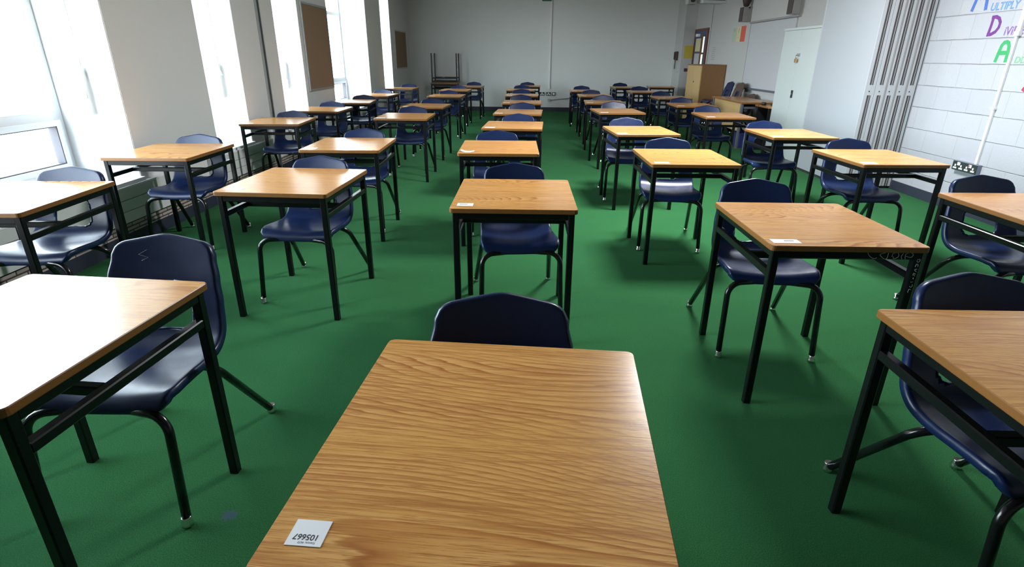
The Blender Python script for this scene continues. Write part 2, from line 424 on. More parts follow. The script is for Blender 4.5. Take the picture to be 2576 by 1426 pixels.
# windows
for i, (a, b) in enumerate(WIN):
    root = struct(empty('window_%d' % (i+1), ((OUT+LX)/2-0.22, (a+b)/2, SILL)))
    fx0, fx1 = -3.50, -3.44
    fr = MB()
    t = 0.055
    z0, z1 = SILL+0.015, HEAD-0.006
    a2, b2 = a+0.012, b-0.012
    zt, zh, zu = 0.90, 0.95, 2.02
    def fbox(y0, z0_, y1, z1_, mi=0, dx=0.0): fr.box((fx0+dx, y0, z0_), (fx1+dx, y1, z1_), mi)
    fbox(a2, z0, b2, z0+t); fbox(a2, z1-t, b2, z1); fbox(a2, z0+t, a2+t, z1-t); fbox(b2-t, z0+t, b2, z1-t)
    fbox(a2+t, zt, b2-t, zt+t+0.01); fbox(a2+t, zu, b2-t, zu+t)
    n = 1 if b-a < 1.2 else 2
    mull = [a2+t] + [a2+(b2-a2)*k/n for k in range(1, n)] + [b2-t]
    for k in range(1, n): fbox(mull[k]-t/2, z0+t, mull[k]+t/2, z1-t, 0, 0.003)
    o = fr.build('window_frame', M_frame, root); o.matrix_parent_inverse = Matrix.Translation(-root.location)
    # opening hopper at the foot of every bay: inner sash with a dark gasket
    for k in range(n):
        y0 = mull[k] + (t/2 if k else 0); y1 = mull[k+1] - (t/2 if k+1 < n else 0)
        sh = MB(); s2 = 0.04
        for (p0, p1, q0, q1) in ((y0, y1, z0+t, z0+t+s2), (y0, y1, zt-s2, zt), (y0, y0+s2, z0+t+s2, zt-s2), (y1-s2, y1, z0+t+s2, zt-s2)):
            sh.box((fx0+0.01, p0, q0), (fx1+0.022, p1, q1), 0)
        g = 0.008
        for (p0, p1, q0, q1) in ((y0+s2, y1-s2, z0+t+s2, z0+t+s2+g), (y0+s2, y1-s2, zt-s2-g, zt-s2), (y0+s2, y0+s2+g, z0+t+s2+g, zt-s2-g), (y1-s2-g, y1-s2, z0+t+s2+g, zt-s2-g)):
            sh.box((fx0+0.01, p0, q0), (fx1+0.012, p1, q1), 1)
        o = sh.build('hopper_sash', [M_frame, M_gasket], root); o.matrix_parent_inverse = Matrix.Translation(-root.location)
    gl = MB().box((-3.476, a2+0.02, z0+0.02), (-3.470, b2-0.02, z1-0.02)).build('window_pane', M_glass, root)
    gl.matrix_parent_inverse = Matrix.Translation(-root.location)
    o = MB().box((OUT+0.02, a-0.0, SILL-0.03), (LX+0.035, b+0.0, SILL), bev=0.006).build('window_sill', M_white, root)
    o.matrix_parent_inverse = Matrix.Translation(-root.location)

# window winding gear on three reveals
for j, (yw, xw, extra, lab) in enumerate(((4.284, -3.19, 0, 'white window winder rod on the side of the large window nearest the camera'),
                           (6.224, -3.18, 1, 'white winder rod with side handle on the narrow window before the black channel'),
                           (8.044, -3.20, 0, 'white window winder rod on the narrow window beside the large cork board'))):
    root = tag(empty('window_winder', (xw, yw, 0.93)), lab, 'window winder', 'window winders on the window reveals')
    MB().tube([(0, -0.022, 0.30), (0, -0.022, 1.67)], 0.008, 8).build('rod', M_white, root)
    MB().box((-0.012, -0.045, 0.0), (0.014, -0.008, 0.34), bev=0.006).box((-0.035, -0.035, 0.27), (0.0, -0.006, 0.305)).build('handle_housing', M_white, root)
    MB().tube([(0.0, -0.02, 0.27), (0.06, -0.10, 0.23)] if extra else [(0, -0.03, 0.30), (0.004, -0.055, 0.12)], 0.012, 8).build('crank', M_white, root)

# ------------------------------------------------------------------ heater casings below the left windows
CAS = [(0.9, 4.53, 'nearest the camera'), (5.25, 6.62, 'just before the black wall channel'), (7.1, 8.35, 'just beyond the black wall channel'), (9.05, 11.8, 'below the large far window'), (12.5, 13.8, 'below the farthest window')]
for a, b, lab in CAS:
    root = tag(empty('heater_casing', (LX+0.002, (a+b)/2, 0.19)), 'white grooved heater casing along the left wall, ' + lab, 'heater casing', 'heater casings along the window wall')
    m = MB(); hz = (0.435-0.19)/3
    for k in range(3):
        m.box((0.0, a-(a+b)/2, k*hz+0.002), (0.045, b-(a+b)/2, (k+1)*hz-0.002), 0, bev=0.0015)
    m.box((0.0, a-(a+b)/2+0.002, 0), (0.038, b-(a+b)/2-0.002, 3*hz), 1)
    m.build('front_boards', [M_casing, M_groove], root)
    MB().box((0.0, a-(a+b)/2, 3*hz), (0.048, b-(a+b)/2, 3*hz+0.012)).build('top_lip', M_white, root)
    MB().box((0.0, b-(a+b)/2, 0), (0.046, b-(a+b)/2+0.03, 3*hz+0.01)).build('end_cap', M_white, root)

# ------------------------------------------------------------------ cork boards on the left wall
for (a, b, z0, z1, lab) in ((8.14, 9.19, 0.885, 2.015, 'large cork notice board in grey metal frame between two windows on the left wall'),
                            (13.92, 15.25, 1.06, 1.91, 'cork notice board on the left wall near the far corner')):
    root = tag(empty('cork_board', (LX, (a+b)/2, z0)), lab, 'notice board', 'cork notice boards')
    hw = (b-a)/2; h = z1-z0; t = 0.028
    MB().box((0.0, -hw+t, t), (0.014, hw-t, h-t)).build('cork_panel', M_cork, root)
    MB().box((0, -hw, 0), (0.024, hw, t)).box((0, -hw, h-t), (0.024, hw, h)).box((0, -hw, t), (0.024, -hw+t, h-t)).box((0, hw-t, t), (0.024, hw, h-t)).build('board_frame', M_alu, root)

# ------------------------------------------------------------------ school desk
DW, DD, DH = 0.596, 0.683, 0.71
def rrect(hw, hd, r, n=4):
    out = []
    for cx, cy, a0 in ((hw-r, hd-r, 0), (-hw+r, hd-r, PI/2), (-hw+r, -hd+r, PI), (hw-r, -hd+r, 1.5*PI)):
        for k in range(n+1):
            a = a0 + PI/2*k/n; out.append((cx+r*math.cos(a), cy+r*math.sin(a)))
    return out
def make_desk():
    root = empty('school_desk')
    MB().prism(rrect(DW/2, DD/2, 0.016), DH-0.022, DH, 1, 0, 0.0025).build('tabletop', [M_oak, M_edge], root)
    lx, ly, zt = DW/2-0.028, DD/2-0.028, DH-0.022
    for sx, sy in ((-1, -1), (1, -1), (1, 1), (-1, 1)):
        MB().sqtube((sx*lx, sy*ly, 0), (sx*lx, sy*ly, zt), 0.03, 0.03).build('leg', M_black, root)
    ap = MB()
    for s in (-1, 1):
        ap.sqtube((-lx+0.015, s*ly, zt-0.016), (lx-0.015, s*ly, zt-0.016), 0.025, 0.032)
        ap.sqtube((s*lx, -ly+0.015, zt-0.016), (s*lx, ly-0.015, zt-0.016), 0.025, 0.032)
    ap.build('apron_frame', M_black, root)
    for s in (-1, 1):
        MB().sqtube((s*lx, -ly+0.015, 0.585), (s*lx, ly-0.015, 0.585), 0.028, 0.028).build('side_rail', M_black, root)
    MB().sqtube((-lx+0.014, -0.075, 0.585), (lx-0.014, -0.075, 0.585), 0.028, 0.028).build('crossbar', M_black, root)
    return root

# ------------------------------------------------------------------ school chair
CH = 0.771          # height of the back's peak
def catmull(P, n):
    out = []
    P = [P[0]*2-P[1]] + P + [P[-1]*2-P[-2]]
    for i in range(1, len(P)-2):
        for k in range(n):
            t = k/n
            out.append(0.5*((2*P[i]) + (-P[i-1]+P[i+1])*t + (2*P[i-1]-5*P[i]+4*P[i+1]-P[i+2])*t*t + (-P[i-1]+3*P[i]-3*P[i+1]+P[i+2])*t**3))
    out.append(P[-2]); return out
def shell_mesh():
    pts = [Vector(p) for p in ((0.050, 0.378), (0.055, 0.400), (0.078, 0.415), (0.13, 0.419), (0.20, 0.415), (0.28, 0.409), (0.34, 0.409), (0.390, 0.419),
                               (0.428, 0.446), (0.450, 0.490), (0.467, 0.555), (0.486, 0.63), (0.511, 0.70), (0.535, CH))]
    prof = catmull(pts, 10)
    L = [0.0]
    for i in range(1, len(prof)): L.append(L[-1] + (prof[i]-prof[i-1]).length)
    Stot = L[-1]
    def at(s):
        s = min(max(s, 0), Stot)
        lo = 0
        while lo < len(L)-2 and L[lo+1] < s: lo += 1
        t = (s-L[lo])/max(L[lo+1]-L[lo], 1e-9)
        p = prof[lo].lerp(prof[lo+1], t); d = (prof[lo+1]-prof[lo]).normalized()
        return p, Vector((-d.y, d.x))          # point and upward/forward normal (y,z)
    def s_at_z(z):
        for i in range(len(prof)-1, 0, -1):
            if prof[i-1].y <= z <= prof[i].y: return L[i-1] + (z-prof[i-1].y)/(prof[i].y-prof[i-1].y)*(L[i]-L[i-1])
    sb = s_at_z(0.450)
    key = [(0.0, 0.190), (0.04, 0.200), (0.09, 0.206), (0.22, 0.202), (0.32, 0.198), (sb, 0.196), (s_at_z(0.55), 0.190), (s_at_z(0.63), 0.181), (s_at_z(0.70), 0.168), (Stot+0.001, 0.161)]
    def hw(s):
        for (a, x), (b, y) in zip(key, key[1:]):
            if s <= b:
                t = (s-a)/(b-a); t = t*t*(3-2*t); return x+(y-x)*t
        return key[-1][1]
    NU, NS = 40, 78
    s1, s2 = s_at_z(0.463), s_at_z(0.618)
    def hole_pt_inside(x, s):
        c = (s1+s2)/2; hs = (s2-s1)/2; a = 0.101 - 0.016*(s-s1)/(s2-s1); r = 0.045
        qx = abs(x)-a+r; qs = abs(s-c)-hs+r
        d = math.hypot(max(qx, 0), max(qs, 0)) + min(max(qx, qs), 0) - r
        return d
    bm = bmesh.new(); grid = []; info = {}
    rt, rf = 0.034, 0.05
    for j in range(NS+1):
        row = []
        for i in range(NU+1):
            u = -1 + 2*i/NU; au = abs(u); v = j/NS
            wtop, wfr = 0.163, 0.198
            xt = au*wtop; ct = 0 if xt < wtop-rt else rt - math.sqrt(max(rt*rt-(xt-(wtop-rt))**2, 0))
            xf = au*wfr; cf = 0 if xf < wfr-rf else (rf - math.sqrt(max(rf*rf-(xf-(wfr-rf))**2, 0)))
            smax = Stot - 0.036*(math.sqrt(u*u+0.012)-0.1095) - ct
            smin = cf*0.7
            s = smin + v*(smax-smin)
            x = u*hw(s)
            row.append((x, s, u))
        grid.append(row)
    # snap the cells around the lumbar opening to its outline
    keep = [[True]*NU for _ in range(NS)]
    for j in range(NS):
        for i in range(NU):
            cx = sum(grid[j+a][i+b][0] for a in (0, 1) for b in (0, 1))/4; cs = sum(grid[j+a][i+b][1] for a in (0, 1) for b in (0, 1))/4
            if hole_pt_inside(cx, cs) < 0: keep[j][i] = False
    P2 = {}
    for j in range(NS+1):
        for i in range(NU+1):
            x, s, u = grid[j][i]
            cells = [keep[jj][ii] for jj in (j-1, j) for ii in (i-1, i) if 0 <= jj < NS and 0 <= ii < NU]
            if any(cells) and not all(cells):
                hc = (s1+s2)/2; lo_, hi_ = 0.2, 3.0           # slide along the ray from the middle of the opening
                for _ in range(40):
                    m_ = (lo_+hi_)/2
                    if hole_pt_inside(x*m_, hc+(s-hc)*m_) < 0: lo_ = m_
                    else: hi_ = m_
                x, s = x*lo_, hc+(s-hc)*lo_
            P2[(j, i)] = (x, s)
    def pos(x, s):
        p, n = at(s); k = min(max((s-0.28)/0.16, 0), 1); k = k*k*(3-2*k)
        q = (x/0.2)**2
        fr = min(s/0.06, 1)
        lift = (1-k)*(0.016*q*fr) + k*0.020*q          # dished seat, wrapped back
        return Vector((x, p.x + n.x*lift, p.y + n.y*lift))
    V = {}
    for j in range(NS+1):
        for i in range(NU+1):
            cells = [keep[jj][ii] for jj in (j-1, j) for ii in (i-1, i) if 0 <= jj < NS and 0 <= ii < NU]
            if any(cells): V[(j, i)] = bm.verts.new(pos(*P2[(j, i)]))
    for j in range(NS):
        for i in range(NU):
            if keep[j][i]: bm.faces.new((V[(j, i)], V[(j, i+1)], V[(j+1, i+1)], V[(j+1, i)]))
    bm.normal_update()
    # rolled rim on every open edge
    outer = set(V[(j, i)] for j in range(NS+1) for i in range(NU+1) if (j, i) in V and (j in (0, NS) or i in (0, NU)))
    be = [e for e in bm.edges if e.is_boundary]
    def rim(verts, steps):
        adj = {}
        for e in be:
            if e.verts[0] in verts and e.verts[1] in verts:
                for a, b in ((0, 1), (1, 0)): adj.setdefault(e.verts[a], []).append(e.verts[b])
        outd = {}; nrm = {}
        for v in adj:
            n = v.normal.copy(); t = (adj[v][0].co - adj[v][-1].co).normalized() if len(adj[v]) > 1 else Vector((1, 0, 0))
            o = n.cross(t).normalized()
            c = sum((f.calc_center_median() for f in v.link_faces), Vector())/len(v.link_faces)
            if (v.co-c).dot(o) < 0: o = -o
            outd[v] = o; nrm[v] = n
        prev = {v: v for v in adj}
        for (do, dn) in steps:
            cur = {v: bm.verts.new(v.co + outd[v]*do - nrm[v]*dn) for v in adj}
            for e in be:
                a, b = e.verts
                if a in cur and b in cur:
                    f = e.link_faces[0]
                    try: bm.faces.new((prev[a], prev[b], cur[b], cur[a]))
                    except ValueError: pass
            prev = cur
    hole = set(v for e in be for v in e.verts) - outer
    rim(outer, [(0.0045, 0.001), (0.008, 0.005), (0.0095, 0.011), (0.0095, 0.026)])
    rim(hole, [(-0.0005, 0.0), (0.002, 0.003), (0.003, 0.008)])
    bmesh.ops.recalc_face_normals(bm, faces=bm.faces[:])
    up = sum((f.normal.z for f in bm.faces if abs(f.calc_center_median().y-0.15) < 0.05 and abs(f.calc_center_median().x) < 0.1))
    if up < 0: bmesh.ops.reverse_faces(bm, faces=bm.faces[:])
    bm.normal_update()
    vs = bm.verts[:]; fs = bm.faces[:]; oe = [(e.verts[0], e.verts[1]) for e in bm.edges if e.is_boundary]
    inner = {v: bm.verts.new(v.co - v.normal*0.0045) for v in vs}
    for fc in fs: bm.faces.new([inner[v] for v in reversed(fc.verts)])
    for a, b in oe: bm.faces.new((a, b, inner[b], inner[a]))
    bmesh.ops.recalc_face_normals(bm, faces=bm.faces[:])
    for fc in bm.faces: fc.smooth = True
    me = bpy.data.meshes.new('shell'); bm.to_mesh(me); bm.free(); return me
SHELL = shell_mesh()
def make_chair(shell_mat=None):
    """origin on the floor under the peak of the back, sitter faces -y"""
    root = empty('school_chair'); oy = -0.535
    me = SHELL if shell_mat is None else SHELL.copy()
    if shell_mat is not None: me.materials.clear()
    me.materials.append(shell_mat or M_navy)
    sh = bpy.data.objects.new('shell', me); COL.objects.link(sh); sh.parent = root; sh.location = (0, oy, 0)
    for sx in (-1, 1):
        lf = MB().tube(fillet([(sx*0.220, 0.0, 0.026), (sx*0.211, 0.040, 0.376), (sx*0.001, 0.085, 0.380)], 0.065, 8), 0.0138, 12).build('leg', M_tube, root, (0, oy, 0))
        lr = MB().tube(fillet([(sx*0.236, 0.590, 0.026), (sx*0.196, 0.335, 0.376), (sx*0.001, 0.315, 0.378)], 0.085, 9), 0.0138, 12).build('leg', M_tube, root, (0, oy, 0))
        for lg, p in ((lf, (sx*0.220, -0.002, 0)), (lr, (sx*0.2375, 0.600, 0))):
            MB().lathe([(0.012, 0.0), (0.0175, 0.003), (0.0185, 0.008), (0.0175, 0.014), (0.0152, 0.020), (0.0148, 0.034), (0.0138, 0.036)], p).build('glide', M_chrome, lg)
    MB().box((-0.05, 0.07, 0.384), (0.05, 0.33, 0.394)).build('seat_bracket', M_tube, root, (0, oy, 0))
    return root

# measured places: desk centre x, y, turn; chair x, y, turn (None = no chair)
PLACES = {'A1': (-2.505, 2.653, 0.058, (-2.5, 3.063, 0.052)),
 'A2': (-2.542, 4.078, 0.016, (-2.535, 4.455, 0.03)),
 'A3': (-2.576, 6.092, 0.083, (-2.582, 6.502, 0.05)),
 'A4': (-2.582, 7.514, -0.003, (-2.587, 7.924, -0.002)),
 'A5': (-2.57, 8.878, 0.099, (-2.529, 9.327, 0.06)),
 'A6': (-2.58, 10.508, -0.081, (-2.59, 10.918, -0.048)),
 'A7': (-2.588, 12.7, -0.032, (-2.543, 13.214, -0.019)),
 'B0': (-1.284, 1.263, -0.077, (-1.247, 1.843, 0.01)),
 'B1': (-1.261, 3.106, -0.051, (-1.254, 3.507, -0.06)),
 'B2': (-1.358, 4.498, 0.021, (-1.359, 4.948, 0.02)),
 'B3': (-1.355, 6.748, -0.003, (-1.368, 7.288, -0.002)),
 'B4': (-1.351, 8.23, -0.051, (-1.324, 8.681, -0.031)),
 'B5': (-1.34, 10.437, -0.032, (-1.355, 10.847, -0.019)),
 'B6': (-1.385, 12.304, -0.039, (-1.369, 12.714, -0.023)),
 'B7': (-1.217, 13.783, -0.047, (-1.184, 14.503, -0.028)),
 'C0': (-0.049, 0.863, -0.078, (-0.047, 1.36, -0.003)),
 'C1': (-0.031, 2.844, -0.004, (-0.042, 3.335, 0.1)),
 'C2': (-0.171, 4.422, 0.013, (-0.21, 4.907, 0.07)),
 'C3': (-0.081, 5.927, -0.051, (-0.038, 6.429, -0.023)),
 'C4': (-0.04, 7.42, -0.057, (0.006, 8.055, -0.052)),
 'C5': (0.003, 9.084, -0.042, (-0.017, 9.749, -0.025)),
 'C6': (0.0, 10.799, -0.048, (-0.014, 11.468, -0.029)),
 'C7': (-0.026, 12.554, -0.051, (-0.008, 13.102, -0.031)),
 'C8': (0.134, 14.246, -0.05, (0.127, 14.656, -0.03)),
 'D0': (1.305, 1.11, -0.002, (1.35, 1.565, 0.06)),
 'D1': (1.247, 2.355, -0.001, (1.239, 2.944, -0.073)),
 'D2': (1.157, 4.059, 0.006, (1.166, 4.562, -0.09)),
 'D3': (1.144, 5.592, 0.066, (1.11, 6.142, -0.07)),
 'D4': (1.252, 7.695, 0.068, (1.314, 8.415, 0.041)),
 'D5': (1.287, 9.275, -0.065, (1.359, 9.854, -0.039)),
 'D6': (1.336, 10.891, -0.02, (1.329, 11.409, -0.012)),
 'D7': (1.303, 12.431, -0.043, (1.31, 13.052, -0.026)),
 'E1': (2.518, 2.632, 0.015, (2.55, 3.121, 0.039)),
 'E2': (2.575, 4.142, 0.037, (2.62, 4.62, 0.02)),
 'E3': (2.536, 5.476, 0.013, (2.474, 5.937, -0.07)),
 'E4': (2.487, 7.241, -0.018, (2.477, 7.854, -0.011)),
 'E5': (2.555, 8.864, -0.004, (2.547, 9.432, -0.003)),
 'E6': (2.655, 10.524, 0.017, (2.622, 11.174, 0.01)),
 'E7': (2.518, 12.293, 0.008, (2.56, 13.013, 0.005)),
 'E8': (2.432, 14.036, 0.056, (2.428, 14.756, 0.033)),
 'E9': (3.36, 14.45, -0.091, None)}
ORD = ['first', 'second', 'third', 'fourth', 'fifth', 'sixth', 'seventh', 'eighth', 'ninth']
ROWS = {'A': ('window row', ''), 'B': ('second row from windows', ''), 'C': ('middle row', ''), 'D': ('second row from right wall', ''), 'E': ('row nearest right wall', '')}
SPECIAL_D = {
 'C0': 'oak-topped desk with black frame in the foreground centre, bearing the number card 105667',
 'B0': 'oak-topped desk in the left foreground, its top glaring with window light',
 'D0': 'oak-topped desk with black frame cut off at the right foreground',
 'A1': 'oak-topped desk at the left edge by the windows, edge chipped, top washed white by light',
 'D1': 'oak-topped desk with white scrawl on its black frame, right of centre',
 'C1': 'oak-topped desk directly behind the foreground centre desk, facing the camera squarely',
 'E9': 'oak-topped desk without a chair in the far right corner',
}
SPECIAL_C = {
 'C0': 'navy plastic chair behind the foreground centre desk, only its back showing',
 'B0': 'navy plastic chair with a pale scratched zigzag on its back, left foreground',
 'D0': 'navy plastic chair behind the desk cut off at the right foreground',
 'A1': 'faded blue plastic chair at the left edge beside the windows',
}
desk0 = chair0 = None
DESK = {}; CHAIR = {}
for key in sorted(PLACES):
    dx, dy, dr, cc = PLACES[key]
    col, i = key[0], int(key[1:])
    k = i - (1 if col in 'AE' else 0)
    rowname = ROWS[col][0]
    if desk0 is None: desk0 = d = make_desk()
    else: d = copy_tree(desk0)
    d.location = (dx, dy, 0); d.rotation_euler = (0, 0, dr); DESK[key] = d
    nth = 'farthest one' if (col, k) in (('A', 6), ('B', 7), ('C', 8), ('D', 7), ('E', 7)) else ORD[k] + ' from front'
    tag(d, SPECIAL_D.get(key, 'oak-topped school desk with black frame, %s in %s' % (nth, rowname)), 'desk', 'school desks in rows')
    if cc:
        if chair0 is None: chair0 = c = make_chair()
        else: c = copy_tree(chair0)
        c.location = (cc[0], cc[1], 0); c.rotation_euler = (0, 0, cc[2]); CHAIR[key] = c
        tag(c, SPECIAL_C.get(key, 'navy plastic school chair behind the desk %s in %s' % (nth, rowname)), 'chair', 'navy chairs at the desks')

def desk_pt(key, x, y, z):
    dx, dy, dr, _ = PLACES[key]; c, s = math.cos(dr), math.sin(dr)
    return Vector((dx+c*x-s*y, dy+s*x+c*y, z)), dr

# ------------------------------------------------------------------ lettering
def text_mesh(txt, size, name, material, parent=None, extrude=0.0004, M=None, shear=0.0, spacing=1.0, bold=0.0):
    cu = bpy.data.curves.new(name, 'FONT'); cu.body = txt; cu.size = size; cu.extrude = extrude; cu.shear = shear
    cu.space_character = spacing; cu.offset = bold
    tmp = bpy.data.objects.new(name, cu); COL.objects.link(tmp)
    bpy.context.view_layer.update()
    me = bpy.data.meshes.new_from_object(tmp.evaluated_get(bpy.context.evaluated_depsgraph_get()))
    bpy.data.objects.remove(tmp); bpy.data.curves.remove(cu)
    me.name = name; me.materials.clear(); me.materials.append(material)
    if M is not None: me.transform(M)
    o = bpy.data.objects.new(name, me); COL.objects.link(o)
    if parent: o.parent = parent
    return o

# number cards, one near the left front corner of each desk, to be read from the chair
def card_mesh(w, h, curl=0.0):
    m = MB(); n = 8
    lo, hi = [], []
    for k in range(n+1):
        x = -w/2 + w*k/n; z = curl*(4*(x/w)**2) * (1.0 if x < 0 else 0.45)
        for lst, dz in ((lo, 0.0), (hi, 0.0005)):
            lst.append([m.bm.verts.new((x, y, z+dz)) for y in (-h/2, h/2)])
    for k in range(n):
        m.bm.faces.new((hi[k][0], hi[k+1][0], hi[k+1][1], hi[k][1])); m.bm.faces.new((lo[k][0], lo[k][1], lo[k+1][1], lo[k+1][0]))
        m.bm.faces.new((lo[k][0], lo[k+1][0], hi[k+1][0], hi[k][0])); m.bm.faces.new((lo[k][1], hi[k][1], hi[k+1][1], lo[k+1][1]))
    m.bm.faces.new((lo[0][0], hi[0][0], hi[0][1], lo[0][1])); m.bm.faces.new((lo[n][0], lo[n][1], hi[n][1], hi[n][0]))
    return m
rng = random.Random(3)
for key in ('C0', 'C1', 'C2', 'C3', 'C4', 'C5', 'C6', 'A3', 'B1', 'B2', 'B3', 'B4', 'B5', 'B6', 'D1', 'D2', 'D3', 'D4', 'D5', 'D6', 'D7', 'E2', 'E3', 'E4', 'E5', 'E6'):
    if key == 'C0': ox, oy, w, h, a = 0.0625, 0.0755, 0.054, 0.048, 0.01
    elif key == 'C1': ox, oy, w, h, a = 0.068, 0.079, 0.076, 0.054, 0.0
    elif key == 'D1': ox, oy, w, h, a = 0.075, 0.058, 0.105, 0.048, 0.0
    else: ox, oy, w, h, a = 0.075+rng.uniform(-0.01, 0.01), 0.078+rng.uniform(-0.01, 0.01), 0.098, 0.06, rng.uniform(-0.08, 0.08)
    p, dr = desk_pt(key, -DW/2+ox, -DD/2+oy, DH+0.0003)
    root = card_mesh(w, h, 0.012 if key == 'C2' else 0.0).build('number_card', M_card)
    root.location = p; root.rotation_euler = (0, 0, dr+a)
    col, i = key[0], int(key[1:]); k = i-(1 if col in 'AE' else 0)
    nth = 'farthest one' if (col, k) in (('A', 6), ('B', 7), ('C', 8), ('D', 7), ('E', 7)) else ORD[k] + ' from front'
    lab = {'C0': 'white card printed 105667, upside down, on the foreground centre desk', 'C2': 'curled white card on the third desk from the front in the middle row',
           'D1': 'white card on the corner of the desk with white scrawl on its frame'}.get(key, 'white card on the desk %s in %s' % (nth, ROWS[col][0]))
    tag(root, lab, 'card', 'white number cards on the desks')
    if key == 'C0':
        M = Matrix.Translation((0.0185, -0.0035, 0.0006)) @ Matrix.Rotation(PI, 4, 'Z') @ Matrix.Diagonal((0.88, 1, 1, 1))
        text_mesh('105667', 0.0145, 'printed_number', M_ink, root, 0.0001, M, bold=0.00012)
        M = Matrix.Translation((0.0165, -0.0165, 0.0006)) @ Matrix.Rotation(PI, 4, 'Z')
        text_mesh('Centre: 4672', 0.0048, 'small_print', M_ghost, root, 0.0001, M)
    elif key in ('C1', 'D1'):
        m = MB()
        for q in range(6): m.box((-0.022+q*0.0062, 0.002, 0.0005), (-0.0175+q*0.0062, 0.010, 0.0008))
        m.build('printed_number', M_ink, root, (-0.004 if key == 'C1' else 0.018, -0.002, 0))

# white scrawl on the desk right of centre (near apron and near right leg)
def stroke_part(name, strokes, r, material, parent):
    m = MB()
    for st in strokes: m.tube(st, r, 5)
    return m.build(name, material, parent)
d1 = DESK['D1']; ya = -(DD/2-0.028)-0.0128
def apr(x, z): return (x, ya, z)
S1 = []
zc = DH-0.022-0.016
def wob(pts): return catmull([Vector(p) for p in pts], 5)
S1.append(wob([apr(0.105, zc+0.012), apr(0.075, zc+0.013), apr(0.085, zc-0.004), apr(0.105, zc-0.013), apr(0.112, zc-0.008)]))
S1.append(wob([apr(0.142, zc+0.012), apr(0.122, zc+0.004), apr(0.136, zc-0.010), apr(0.150, zc-0.013), apr(0.152, zc+0.010)]))
S1.append(wob([apr(0.168, zc-0.004), apr(0.170, zc+0.009), apr(0.188, zc+0.011), apr(0.192, zc-0.004), apr(0.178, zc-0.012), apr(0.172, zc-0.003)]))
S1.append(wob([apr(0.208, zc+0.011), apr(0.203, zc-0.003), apr(0.208, zc-0.013)]))
S1.append(wob([apr(0.220, zc-0.014), apr(0.218, zc+0.006), apr(0.232, zc+0.013), apr(0.246, zc+0.006), apr(0.240, zc-0.006), apr(0.220, zc-0.001)]))
stroke_part('scrawl', S1, 0.0009, M_chalk, d1)
lx = DW/2-0.028; yl = -(DD/2-0.028)-0.0153
def lgp(x, z): return (lx+x, yl, z)
S2 = []
for z, sh in ((0.652, ((-5, 7), (4, 8), (6, 2), (1, -4), (-5, 0), (-3, 3))), (0.634, ((-5, -5), (-3, 5), (3, 5), (5, -4))), (0.615, ((-6, 4), (5, 5), (-3, 0), (5, -6))),
              (0.597, ((-5, -4), (-4, 6), (4, 3), (-2, 0), (4, -6))), (0.582, ((0, 3), (1, -3))), (0.566, ((-6, 0), (3, 1))), (0.549, ((4, 7), (5, 0), (0, -4), (-5, 0))), (0.529, ((4, 6), (-3, 7), (-5, 0), (-4, -7)))):
    S2.append(wob([lgp(px_*0.001, z+pz_*0.001) for px_, pz_ in sh]))
stroke_part('scrawl', S2, 0.0009, M_chalk, d1)
# zigzag scratch on the back of the left foreground chair
c0 = CHAIR['B0']
def backp(x, z):
    yy = 0.485 + (z-0.64)*0.385 - 0.535 - 0.020*(x/0.2)**2 - 0.0008
    return (x, yy, z)
stroke_part('scratch', [[backp(-0.055, 0.727), backp(-0.083, 0.712), backp(-0.050, 0.702), backp(-0.072, 0.692)]], 0.0007, M_chalk, c0)

# ------------------------------------------------------------------ stacked desks against the back wall
for (x, y, z, rx, lab) in ((-2.0, 15.33, 0, 0, 'dark desk standing at the back wall under an upturned desk'), (-1.98, 15.33, 1.4205, PI, 'desk turned upside down on another desk, legs up, at the back wall')):
    d = copy_tree(desk0); d.location = (x, y, z); d.rotation_euler = (rx, 0, PI/2)
    tag(d, lab, 'desk', 'two desks stacked at the back wall')

# ------------------------------------------------------------------ right block wall: sockets, conduit, painted words
root = tag(empty('power_socket', (RX, 5.325, 0.385)), 'dark double power socket box on the white block wall at right', 'socket')
MB().box((-0.042, -0.125, 0), (0, 0.182, 0.088), bev=0.004).build('back_box', M_sockend, root)
MB().box((-0.046, -0.125, 0.003), (-0.0415, 0.178, 0.085)).build('face_plate', M_socket, root)
for yc in (0.14, 0.065, -0.005, -0.085):
    MB().box((-0.048, yc-0.008, 0.036), (-0.0455, yc+0.008, 0.056)).box((-0.048, yc-0.022, 0.016), (-0.0455, yc+0.022, 0.030)).build('socket_outlet', M_white, root)
for yc, red in ((0.10, 0), (-0.045, 1)):
    sw = MB().box((-0.049, yc-0.018, 0.050), (-0.0455, yc+0.018, 0.078)).build('switch', M_white, root)
    if red: MB().box((-0.0505, yc+0.006, 0.053), (-0.0485, yc+0.014, 0.075)).build('red_mark', M_red, sw)
root = tag(empty('cable_conduit', (RX, 5.265, 0.473)), 'white cable conduit running up the block wall from the socket box', 'conduit')
MB().box((-0.022, -0.0125, 0), (0, 0.0125, 1.10), bev=0.004).build('lower_trunking', M_white, root)
MB().box((-0.027, -0.028, 1.10), (0, 0.012, CZ-0.473), bev=0.004).build('upper_trunking', M_white, root)
MB().box((-0.03, -0.022, 0.485), (0, 0.022, 0.50)).build('clip', M_white, root)
MB().box((-0.033, -0.034, 1.085), (0, 0.02, 1.12)).build('coupling', M_white, root)
WALLM = Matrix(((0, 0, -1, RX-0.0006), (-1, 0, 0, 0), (0, 1, 0, 0), (0, 0, 0, 1)))     # text x -> -y, text y -> z, facing -x
